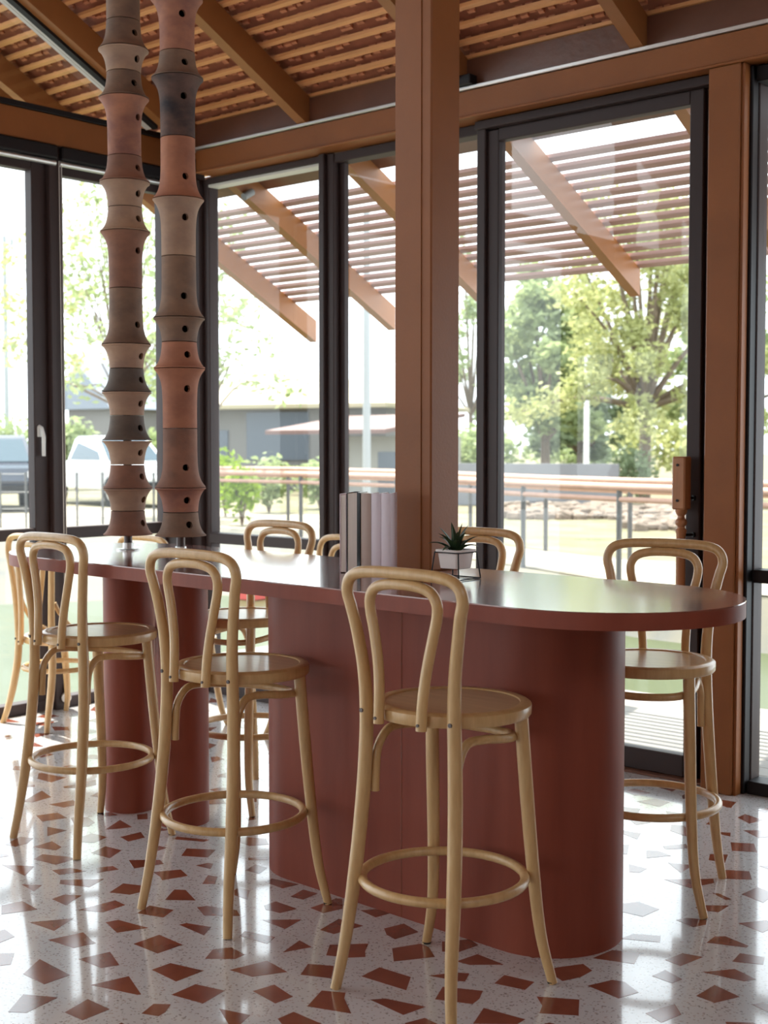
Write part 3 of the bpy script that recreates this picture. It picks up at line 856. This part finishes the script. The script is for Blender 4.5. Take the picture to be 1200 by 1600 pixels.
bm.faces.new(rings[0][::-1])
finish('pot', bm, 'pot', pl, 40)
bm = bmesh.new(); add_prism(bm, rsq(.0415, .010), .045, .052); finish('soil', bm, 'soil', pl)
rnd = random.Random(3)
for k in range(16):
    a = k * 2.399 + .3
    lean = .15 + .95 * (k / 15)
    L = .098 - .024 * (k / 15) + rnd.uniform(-.006, .008)
    bm = bmesh.new()
    base = Vector((math.cos(a), math.sin(a), 0))
    side = Vector((-math.sin(a), math.cos(a), 0))
    secs = []
    for i in range(7):
        t = i / 6
        ang = lean * (.55 + .75 * t)
        r_ = L * t
        c = base * (.004 + .010 * (k / 15) + r_ * math.sin(ang)) + Vector((0, 0, .052 + r_ * math.cos(ang) * (1 - .12 * t * lean)))
        w = .0125 * (1 - t) ** .7 * (.75 + .5 * min(1, t * 4)) + .0003
        up = (Vector((0, 0, 1)) * math.sin(ang) - base * math.cos(ang))
        secs.append([bm.verts.new(p) for p in (c - side * w + up * w * .35, c - up * w * .3, c + side * w + up * w * .35, c + up * w * .05)])
    for A, Bq in zip(secs, secs[1:]):
        for q in range(4): bm.faces.new((A[q], A[(q + 1) % 4], Bq[(q + 1) % 4], Bq[q]))
    bm.faces.new(secs[0][::-1]); bm.faces.new(secs[-1])
    finish('leaf', bm, 'leaf', pl, 60)

# ================================================================== OUTDOORS
M['deck'] = mat('pale deck boards', (126, 122, 116), 0.7, var=0.05, scale=4, stretch=(.5, 8, 1))
M['ground'] = mat('dry earth and grass', (128, 116, 94), 0.95, rgb2=(84, 88, 58), scale=1.1, detail=10)
M['path'] = mat('pale concrete path', (140, 132, 116), 0.85, var=0.05, scale=.8)
M['bank'] = mat('grey pond bank', (86, 88, 86), 0.95, rgb2=(112, 106, 90), scale=1.2, detail=8)
M['water'] = mat('green pond water', (66, 74, 46), 0.3, var=0.08, scale=.5, bump=0.15, bscale=2.2, spec=0.18)
M['rail_wood'] = mat('pinkish wood rail', (172, 136, 118), 0.6, var=0.08, scale=5)
M['rail_post'] = mat('grey metal post', (84, 84, 84), 0.5)
M['block'] = mat('grey block wall', (124, 124, 128), 0.9, var=0.06, scale=2)
M['stone'] = mat('pale rubble', (132, 118, 106), 0.9, rgb2=(104, 94, 84), scale=6, per_object=1)
M['wall_grey'] = mat('grey render', (112, 110, 108), 0.9, var=0.05, scale=1)
M['wall_pale'] = mat('pale render', (146, 144, 138), 0.9, var=0.04, scale=1)
M['roof_cream'] = mat('cream metal roof', (158, 148, 120), 0.6, var=0.04, scale=1)
M['roof_brown'] = mat('brown awning roof', (112, 86, 80), 0.6)
M['roof_blue'] = mat('blue grey roof', (120, 128, 140), 0.6)
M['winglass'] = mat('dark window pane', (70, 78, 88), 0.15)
M['bark'] = mat('grey bark', (112, 98, 84), 0.9, var=0.15, scale=6)
M['carwhite'] = mat('white car paint', (232, 234, 236), 0.25, coat=.5)
M['cardark'] = mat('dark blue car paint', (52, 58, 72), 0.25, coat=.5)
M['carglass'] = mat('tinted car glass', (66, 82, 92), 0.12)
M['tyre'] = mat('tyre rubber', (36, 36, 38), 0.8)
M['pole_grey'] = mat('grey lamp pole', (150, 154, 156), 0.5)
M['pole_white'] = mat('white painted pole', (226, 228, 228), 0.6)
M['red'] = mat('red cabinet', (196, 72, 66), 0.5)
def leafmat(name, a, b):
    m = mat(name, a, 0.6, rgb2=b, scale=.9, detail=3)
    N, L = m.node_tree.nodes, m.node_tree.links
    p = N['Principled BSDF']
    src = p.inputs['Base Color'].links[0].from_socket
    tl = N.new('ShaderNodeBsdfTranslucent'); L.new(src, tl.inputs[0])
    mx = N.new('ShaderNodeMixShader'); mx.inputs[0].default_value = .45
    L.new(p.outputs[0], mx.inputs[1]); L.new(tl.outputs[0], mx.inputs[2])
    L.new(mx.outputs[0], N['Material Output'].inputs[0])
    M[name] = m
leafmat('leaves_light', (156, 162, 104), (182, 184, 132))
leafmat('leaves_mid', (136, 150, 104), (162, 174, 124))
leafmat('leaves_dark', (122, 136, 106), (142, 156, 120))
leafmat('leaves_lime', (122, 150, 36), (150, 172, 54))

deck = empty('deck', (-2.8, 6.2, -.03)); tag(deck, kind='structure')
nbd = 12
for k in range(nbd):
    y0 = 5.34 + k * .145
    bm = bmesh.new(); add_box(bm, -4.4, 6, y0 - 6.2, y0 + .141 - 6.2, -.03, 0.0, .002); finish('deck_board', bm, 'deck', deck)
# terrain: pond, its bank and the ground beyond, laid out by distance from the room
SH = [(-700, 11), (-300, 14), (0, 16), (340, 17), (600, 16), (800, 15), (1000, 13.2), (1200, 12.2), (1700, 10.5)]
bm = bmesh.new()
pw = [at(x, d, -.45) for x, d in SH]
bm.faces.new([bm.verts.new(v) for v in [Vector((-14, -6, -.45))] + pw + [Vector((8, -6, -.45))]])
tag(finish('pond', bm, 'water'), kind='structure')
bm = bmesh.new()
lo = [bm.verts.new(at(x, d, -.5)) for x, d in SH]
BK = [6, 6, 5.5, 5, 3.2, 1.2, .6, .6, .6]
hi = [bm.verts.new(at(x, d + w, 0)) for (x, d), w in zip(SH, BK)]
for i in range(len(SH) - 1): bm.faces.new((lo[i], lo[i + 1], hi[i + 1], hi[i]))
tag(finish('bank', bm, 'bank'), kind='structure')
bm = bmesh.new()
hi2 = [bm.verts.new(at(x, d + w - .01, -.005)) for (x, d), w in zip(SH, BK)]
fa = [bm.verts.new(at(x, 260, -.005)) for x, d in SH]
for i in range(len(SH) - 1): bm.faces.new((hi2[i], hi2[i + 1], fa[i + 1], fa[i]))
tag(finish('ground', bm, 'ground'), kind='structure')
def strip(name, pts, material, z=.01, t=.02):
    bm = bmesh.new()
    a = [bm.verts.new(at(x, d0, z)) for x, d0, d1 in pts]; b = [bm.verts.new(at(x, d1, z)) for x, d0, d1 in pts]
    for i in range(len(pts) - 1): bm.faces.new((a[i], a[i + 1], b[i + 1], b[i]))
    return tag(finish(name, bm, material), kind='structure')
strip('path', [(-300, 20.5, 33), (0, 22, 33), (340, 22.2, 30), (600, 19.4, 27), (800, 16.3, 19), (1000, 13.9, 17), (1200, 12.9, 15.6), (1700, 11.2, 13)], 'path')

def tri_box(name, a, b, t, z0, z1, m, parent=None):
    """wall slab from ground point a to b, thickness t away from the viewer"""
    d = (b - a); n = Vector((-d.y, d.x, 0)).normalized()
    if n.dot(Vector((FW.x, FW.y, 0))) < 0: n = -n
    bm = bmesh.new()
    q = [a, b, b + n * t, a + n * t]
    add_prism(bm, [(p.x - (parent.location.x if parent else 0), p.y - (parent.location.y if parent else 0)) for p in q], z0, z1)
    return finish(name, bm, m, parent)

# railings along both sides of the path
def railing(pts, top, label, gap):
    root = empty('railing', at(*pts[len(pts) // 2]))
    tag(root, label, 'railing', 'railings along the path')
    P = [at(x, d) - root.location for x, d in pts]
    for dz, r in ((0, .045), (-.13, .03)):
        bm = bmesh.new(); add_tube(bm, [p + Vector((0, 0, top + dz)) for p in P], r, 8); finish('rail', bm, 'rail_wood', root, 50)
    for p, q in zip(P, P[1:]):
        n = max(1, round((q - p).length / gap))
        for k in range(n):
            c = p + (q - p) * (k / n)
            bm = bmesh.new(); add_tube(bm, [c, c + Vector((0, 0, top - .02))], .032, 8); finish('post', bm, 'rail_post', root)
railing([(322, 22.7), (470, 21.2), (620, 19.4), (818, 16.0), (968, 14.4), (1250, 12.6)], 1.02, 'near grey-posted railing with pinkish wooden handrail beside the pond', 2.1)
railing([(330, 26.4), (450, 25.8), (640, 22.8), (853, 18.4), (985, 16.9), (1250, 15.2)], 1.02, 'far railing with pinkish wooden handrail on the grass side of the path', 2.3)

fen = empty('wire_fence', at(120, 23.5)); tag(fen, 'thin dark wire fence in front of the parked cars', 'fence')
FP = [at(x, 23.6) - fen.location for x in range(-160, 321, 40)]
for p in FP:
    bm = bmesh.new(); add_tube(bm, [p, p + Vector((0, 0, 1.0))], .022, 6); finish('post', bm, 'rail_post', fen)
for z in (.35, .65, .97):
    bm = bmesh.new(); add_tube(bm, [FP[0] + Vector((0, 0, z)), FP[-1] + Vector((0, 0, z))], .007, 5); finish('wire', bm, 'rail_post', fen)

# low block wall, rubble, shrubs on the right
bwl = tri_box('block_wall', at(700, 33), at(966, 32), .3, 0, zpx(725, 32), 'block')
tag(bwl, 'low grey block wall beyond the pond, under the trees', 'wall')
rub = bmesh.new()
rr = random.Random(11)
for k in range(420):
    x = rr.uniform(790, 1150); d = rr.uniform(26.5, 31) if x < 980 else rr.uniform(23, 30)
    p = at(x, d); s = rr.uniform(.05, .2)
    mt = Matrix.Translation(p + Vector((0, 0, s * .3))) @ Matrix.Rotation(rr.uniform(0, 6), 4, 'Z') @ Matrix.Rotation(rr.uniform(-.5, .5), 4, 'X')
    add_box(rub, -s, s, -s * .8, s * .8, -s * .6, s * .6, s * .25, mt)
tag(finish('bank_rubble', rub, 'stone'), 'loose pale rubble on the dry bank before the block wall', 'rubble', kind='stuff')

def leaf_cloud(bm, c, rx, rz, n, size, rnd, droop=0.3):
    for _ in range(n):
        while True:
            v = Vector((rnd.uniform(-1, 1), rnd.uniform(-1, 1), rnd.uniform(-1, 1)))
            if v.length < 1: break
        v = v * (.55 + .45 * rnd.random())
        p = c + Vector((v.x * rx, v.y * rx, v.z * rz))
        s = size * rnd.uniform(.6, 1.3)
        u = Vector((rnd.gauss(0, 1), rnd.gauss(0, 1), rnd.gauss(0, .6))).normalized()
        w = u.cross(Vector((rnd.gauss(0, 1), rnd.gauss(0, 1), rnd.gauss(0, 1)))).normalized()
        bm.faces.new([bm.verts.new(q) for q in (p - u * s, p + w * s * .45, p + u * s, p - w * s * .45)])
def tree(name, x, d, h, spread, leaves, label, n=16, per=150, size=.16, clump=.75, base_h=.28, seed=1, lean=0.0, trunk=.14, low=.35, group='trees beyond the pond'):
    rnd = random.Random(seed)
    root = empty(name, at(x, d)); tag(root, label, 'tree', group)
    bm = bmesh.new()
    fork = Vector((lean * h * .3, 0, h * base_h))
    add_tube(bm, catmull([(0, 0, -.05), (lean * h * .12, .05, h * base_h * .5), fork], 4), lerp_list([trunk, trunk * .8, trunk * .7], 9), 8)
    tips = []
    for k in range(n):
        a = 2 * PI * k / n + rnd.uniform(-.4, .4)
        zz = h * (low + (1 - low) * ((k * .618 + .2) % 1.0))
        rr_ = spread * rnd.uniform(.35, 1.0) * (1.0 - .55 * max(0, (zz / h - .6) / .4))
        tip = Vector((lean * h + math.cos(a) * rr_, math.sin(a) * rr_, zz))
        mid = fork.lerp(tip, .5) + Vector((0, 0, .08 * h * rnd.uniform(0, 1)))
        path = catmull([fork, mid, tip], 4)
        add_tube(bm, path, lerp_list([trunk * .5, trunk * .28, trunk * .08], len(path)), 6)
        tips.append(tip); tips.append(mid.lerp(tip, .6) + Vector((rnd.uniform(-.4, .4), rnd.uniform(-.4, .4), .1)))
    finish('trunk', bm, 'bark', root, 50)
    bm = bmesh.new()
    for t in tips: leaf_cloud(bm, t, clump * rnd.uniform(.7, 1.2), clump * .7, per, size, rnd)
    finish('foliage', bm, leaves, root)
    return root
tree('leafy_tree', 1005, 35, 8.2, 3.5, 'leaves_light', 'large airy yellow-green tree behind the sliding door, forked grey trunk', 30, 230, .10, .85, .30, 3, .02, .20, .22)
tree('leafy_tree', 850, 46, 7.4, 2.2, 'leaves_mid', 'rounder mid-green tree left of the large airy one', 18, 150, .2, .95, .22, 4, .02, .22, .25)
tree('leafy_tree', 905, 60, 6.0, 3.4, 'leaves_dark', 'darker green tree far behind the white pole', 16, 150, .24, 1.2, .2, 12, 0, .2, .15)
tree('leafy_tree', 1130, 42, 7.6, 2.8, 'leaves_mid', 'tree at the right edge behind the brown post', 16, 110, .18, .9, .25, 5, 0, .22, .25)
tree('leafy_tree', 735, 66, 12.0, 2.2, 'leaves_mid', 'slim hazy tree just right of the steel column', 14, 80, .17, .8, .25, 6, 0, .16, .2)
tree('leafy_tree', 318, 24, 6.0, 1.9, 'leaves_mid', 'sparse thin-leaved tree in front of the cream-roofed house', 24, 40, .08, .6, .30, 7, .0, .05, .38)
tree('leafy_tree', 200, 27.5, 7.4, 2.2, 'leaves_mid', 'open-branched tree behind the left clay pipe column', 30, 44, .085, .66, .30, 8, -.05, .07, .33)
tree('leafy_tree', 72, 38, 8.2, 1.6, 'leaves_light', 'pale wispy tree behind the dark left mullion', 12, 40, .12, .7, .4, 9, .0, .07, .45)
def shrub(x, d, w, h, leaves, label, n=420, size=.09, seed=1):
    rnd = random.Random(seed)
    root = empty('shrub', at(x, d)); tag(root, label, 'shrub', 'shrubs beyond the pond')
    bm = bmesh.new()
    for k in range(5):
        a = 2 * PI * k / 5
        add_tube(bm, [Vector((0, 0, -.02)), Vector((math.cos(a) * w * .3, math.sin(a) * w * .3, h * .6))], .015, 5)
    finish('stems', bm, 'bark', root)
    bm = bmesh.new(); leaf_cloud(bm, Vector((0, 0, h * .55)), w, h * .5, n, size, rnd); finish('foliage', bm, leaves, root)
shrub(985, 33.5, .9, 1.5, 'leaves_dark', 'dark rounded shrub right of the block wall', 700, .1, 1)
shrub(352, 27.4, .5, 1.5, 'leaves_lime', 'bright lime shrub at the left jamb of the back window', 380, .09, 2)
shrub(378, 24.4, .42, 1.2, 'leaves_lime', 'second bright lime shrub before the grey house', 380, .09, 3)
shrub(420, 29, .7, 1.3, 'leaves_mid', 'broad mid-green shrub before the grey house', 600, .1, 4)
shrub(500, 31, .7, 1.2, 'leaves_mid', 'mid-green shrub left of the mullion before the pale house', 600, .1, 5)
shrub(118, 45, 1.0, 2.4, 'leaves_mid', 'green hedge behind the white pickup truck', 1200, .16, 6)
shrub(0, 46, 1.7, 2.6, 'leaves_mid', 'yellowish hedge behind the dark car', 1200, .16, 7)
shrub(245, 52, 1.4, 2.2, 'leaves_mid', 'hedge seen between the two clay pipe columns', 900, .16, 8)
shrub(905, 70, 3.5, 2.2, 'leaves_mid', 'low far thicket behind the block wall', 1400, .2, 9)
shrub(745, 58, 2.6, 2.4, 'leaves_mid', 'far thicket right of the column', 1400, .2, 10)
shrub(1060, 50, 3.0, 3.2, 'leaves_light', 'pale thicket behind the large airy tree', 1400, .2, 13)

# houses
def house(name, xs0, xs1, d0, d1, zw, m_wall, label, dep=6.0):
    a, b = at(xs0, d0), at(xs1, d1)
    root = empty(name, (a + b) / 2); tag(root, label, 'house')
    tri_box('wall', a, b, dep, 0, zw, m_wall, root)
    return root, a - root.location, b - root.location
h1, a, b = house('house', 300, 603, 46, 43, zpx(632, 44), 'wall_grey', 'grey house with a broad cream hipped roof beyond the pond')
dv = (b - a).normalized(); nv = Vector((-dv.y, dv.x, 0))
if nv.dot(Vector((FW.x, FW.y, 0))) < 0: nv = -nv
bm = bmesh.new()
ze, zg = zpx(632, 44), zpx(578, 47)
ea, eb = a - dv * .8 - nv * .7, b + dv * .3 - nv * .7
fc, fd = b + dv * .3 + nv * 7, a - dv * .8 + nv * 7
ra, rb = a + dv * 1.0 + nv * 3, b - dv * 4.2 + nv * 3
vv = [bm.verts.new(Vector((p.x, p.y, z))) for p, z in ((ea, ze), (eb, ze), (fc, ze), (fd, ze), (ra, zg), (rb, zg))]
lowv = [bm.verts.new(v.co - Vector((0, 0, .14))) for v in vv[:4]]
for f in ((0, 1, 5, 4), (1, 2, 5), (2, 3, 4, 5), (3, 0, 4)): bm.faces.new([vv[i] for i in f])
for i in range(4): bm.faces.new((vv[i], vv[(i + 1) % 4], lowv[(i + 1) % 4], lowv[i]))
bm.faces.new(lowv)
finish('roof', bm, 'roof_cream', h1)
def opening(root, a, b, t0, t1, z0, z1, name='window', m_='winglass'):
    p, q = a.lerp(b, t0), a.lerp(b, t1)
    n = Vector((-(b - a).y, (b - a).x, 0)).normalized()
    if n.dot(Vector((FW.x, FW.y, 0))) < 0: n = -n
    bm = bmesh.new()
    add_prism(bm, [(v.x, v.y) for v in (p - n * .05, q - n * .05, q + n * .02, p + n * .02)], z0, z1)
    return finish(name, bm, m_, root)
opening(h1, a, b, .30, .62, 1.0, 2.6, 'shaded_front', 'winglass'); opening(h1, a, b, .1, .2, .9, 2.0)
h2, a, b = house('house', 505, 640, 40, 37.5, zpx(682, 38.5), 'wall_pale', 'small pale house with a brown awning left of the lamp pole', 2.2)
opening(h2, a, b, .10, .28, .1, 1.35); opening(h2, a, b, .66, .88, .1, 1.3)
n = Vector((-(b - a).y, (b - a).x, 0)).normalized()
if n.dot(Vector((FW.x, FW.y, 0))) < 0: n = -n
bm = bmesh.new()
zz = zpx(678, 38)
q = [a - (b - a) * .42 - n * 1.0, b - n * 1.0, b + n * 2.4, a - (b - a) * .42 + n * 2.4]
lowr = [bm.verts.new(Vector((p.x, p.y, zz + (0 if i < 2 else .5)))) for i, p in enumerate(q)]
upr = [bm.verts.new(v.co + Vector((0, 0, .12))) for v in lowr]
bm.faces.new(lowr[::-1]); bm.faces.new(upr)
for i in range(4): bm.faces.new((lowr[i], lowr[(i + 1) % 4], upr[(i + 1) % 4], upr[i]))
finish('awning', bm, 'roof_brown', h2)
h3, a, b = house('house', 108, 176, 62, 60, zpx(640, 61), 'wall_grey', 'distant blue-grey gabled house between mullion and clay pipes')
bm = bmesh.new()
dv = (b - a).normalized()
pk = a.lerp(b, .35)
n = Vector((-(b - a).y, (b - a).x, 0)).normalized()
if n.dot(Vector((FW.x, FW.y, 0))) < 0: n = -n
ze, zg = zpx(640, 61), zpx(565, 61)
f1 = [bm.verts.new(Vector((p.x, p.y, z))) for p, z in ((a - dv * .4 - n * .4, ze), (b + dv * .4 - n * .4, ze), (pk - n * .4, zg))]
f2 = [bm.verts.new(v.co + Vector((n.x, n.y, 0)) * 7) for v in f1]
bm.faces.new(f1); bm.faces.new(f2[::-1])
for i in range(3): bm.faces.new((f1[i], f1[(i + 1) % 3], f2[(i + 1) % 3], f2[i]))
finish('roof', bm, 'roof_blue', h3)
opening(h3, a, b, .2, .4, 1.0, 2.2)

# poles
def pole(name, x, d, h, r, m_, label, arm=None):
    root = empty(name, at(x, d)); tag(root, label, 'pole')
    bm = bmesh.new(); add_lathe(bm, [(r * 1.6, -.03), (r * 1.6, .25), (r, .27), (r * .8, h)], 14); finish('shaft', bm, m_, root, 40)
    if arm:
        bm = bmesh.new()
        add_tube(bm, [Vector((-arm, 0, h - .35)), Vector((arm, 0, h - .35))], r * .45, 8); finish('crossarm', bm, m_, root)
        for s in (-1, 1):
            bm = bmesh.new(); add_lathe(bm, [(.05, h - .32), (.08, h - .25), (.04, h - .12)], 10, (s * arm * .85, 0)); finish('insulator', bm, m_, root, 40)
pole('lamp_pole', 573, 27, zpx(330, 27), .085, 'pole_grey', 'tall grey lamp pole standing before the pale house')
pole('lamp_pole', 916, 40.5, 4.6, .09, 'pole_white', 'slender white pole in front of the trees behind the sliding door')
pole('utility_pole', 12, 48, zpx(372, 48), .10, 'pole_grey', 'distant utility pole with crossarm at the left edge', .55)

# vehicles
def vehicle(name, x, d, rz, paint, label, pickup):
    root = empty(name, at(x, d), rz); tag(root, label, 'car')
    W = .88
    Lb = 2.55 if pickup else 2.2
    def side(poly, w0, w1, nm, m_, par=root):
        bm = bmesh.new()
        A = [bm.verts.new((px_, -w0 if pz < 1.1 else -w1, pz)) for px_, pz in poly]; Bv = [bm.verts.new((px_, w0 if pz < 1.1 else w1, pz)) for px_, pz in poly]
        bm.faces.new(A[::-1]); bm.faces.new(Bv)
        for i in range(len(poly)): bm.faces.new((A[i], A[(i + 1) % len(poly)], Bv[(i + 1) % len(poly)], Bv[i]))
        return finish(nm, bm, m_, par)
    body = [(-Lb, .45), (Lb - .1, .42), (Lb, .7), (Lb - .15, .98), (1.15, 1.08), (-Lb, 1.08)]
    side(body, W, W, 'body', paint)
    cabr = -.75 if pickup else -2.0
    cab = [(1.2, 1.07), (.45, 1.66), (.3, 1.72), (cabr + .2, 1.72), (cabr, 1.64), (cabr - .12, 1.07)]
    cb_ = side(cab, W * .97, W * .78, 'cabin', paint)
    for s in (-1, 1):
        bm = bmesh.new()
        q = [(1.0, 1.13), (.42, 1.6), (cabr + .2, 1.6), (cabr + .02, 1.13)]
        bm.faces.new([bm.verts.new((px_, s * (W * .965 - (pz - 1.1) * .33 + .012), pz)) for px_, pz in q]); finish('side_window', bm, 'carglass', cb_)
    bm = bmesh.new(); bm.faces.new([bm.verts.new(p) for p in ((1.17, -.72, 1.12), (1.17, .72, 1.12), (.52, .62, 1.63), (.52, -.62, 1.63))]); finish('windscreen', bm, 'carglass', cb_)
    for wx in (-Lb + .95, Lb - .95):
        for s in (-1, 1):
            bm = bmesh.new(); add_tube(bm, [Vector((wx, s * (W - .2), .37)), Vector((wx, s * (W + .02), .37))], .37, 20)
            wh = finish('wheel', bm, 'tyre', root, 40)
            bm = bmesh.new(); add_tube(bm, [Vector((wx, s * (W + .01), .37)), Vector((wx, s * (W + .03), .37))], .2, 14); finish('hubcap', bm, 'silver', wh, 40)
    bm = bmesh.new(); add_box(bm, Lb - .12, Lb + .03, -W * .9, W * .9, .45, .62, .02); finish('bumper', bm, 'tyre', root)
    for s in (-1, 1):
        bm = bmesh.new(); add_box(bm, Lb - .12, Lb - .01, s * .72 - .13, s * .72 + .13, .76, .92, .02); finish('headlamp', bm, 'silver', root)
vehicle('pickup_truck', 178, 33.5, YAW + math.radians(-52), 'carwhite', 'white pickup truck parked across the pond, left of the clay pipes', True)
vehicle('car', -10, 31, YAW + math.radians(-70), 'cardark', 'dark blue car with pale windscreen at the left edge', False)
rc = box('red_crate', -.2, .2, -.15, .15, 0, .22, 'red', None, .02)
rc.location = at(388, 16.6, -.46); tag(rc, 'red crate at the pond edge, glimpsed under the tabletop between the legs', 'crate')
# spotlight on the outer rafter
sl = empty('spotlight', (-5.985, 5.52, 2.93)); tag(sl, 'small grey cylindrical spotlight under the outer rafter near the corner', 'spotlight')
bm = bmesh.new(); add_tube(bm, [Vector((.06, -.04, .03)), Vector((.06, .03, .07))], .022, 14); finish('lamp_body', bm, 'pole_grey', sl, 40)
bm = bmesh.new(); add_tube(bm, [Vector((.032, 0, .05)), Vector((.07, 0, .05))], .008, 8); finish('bracket', bm, 'pole_grey', sl)
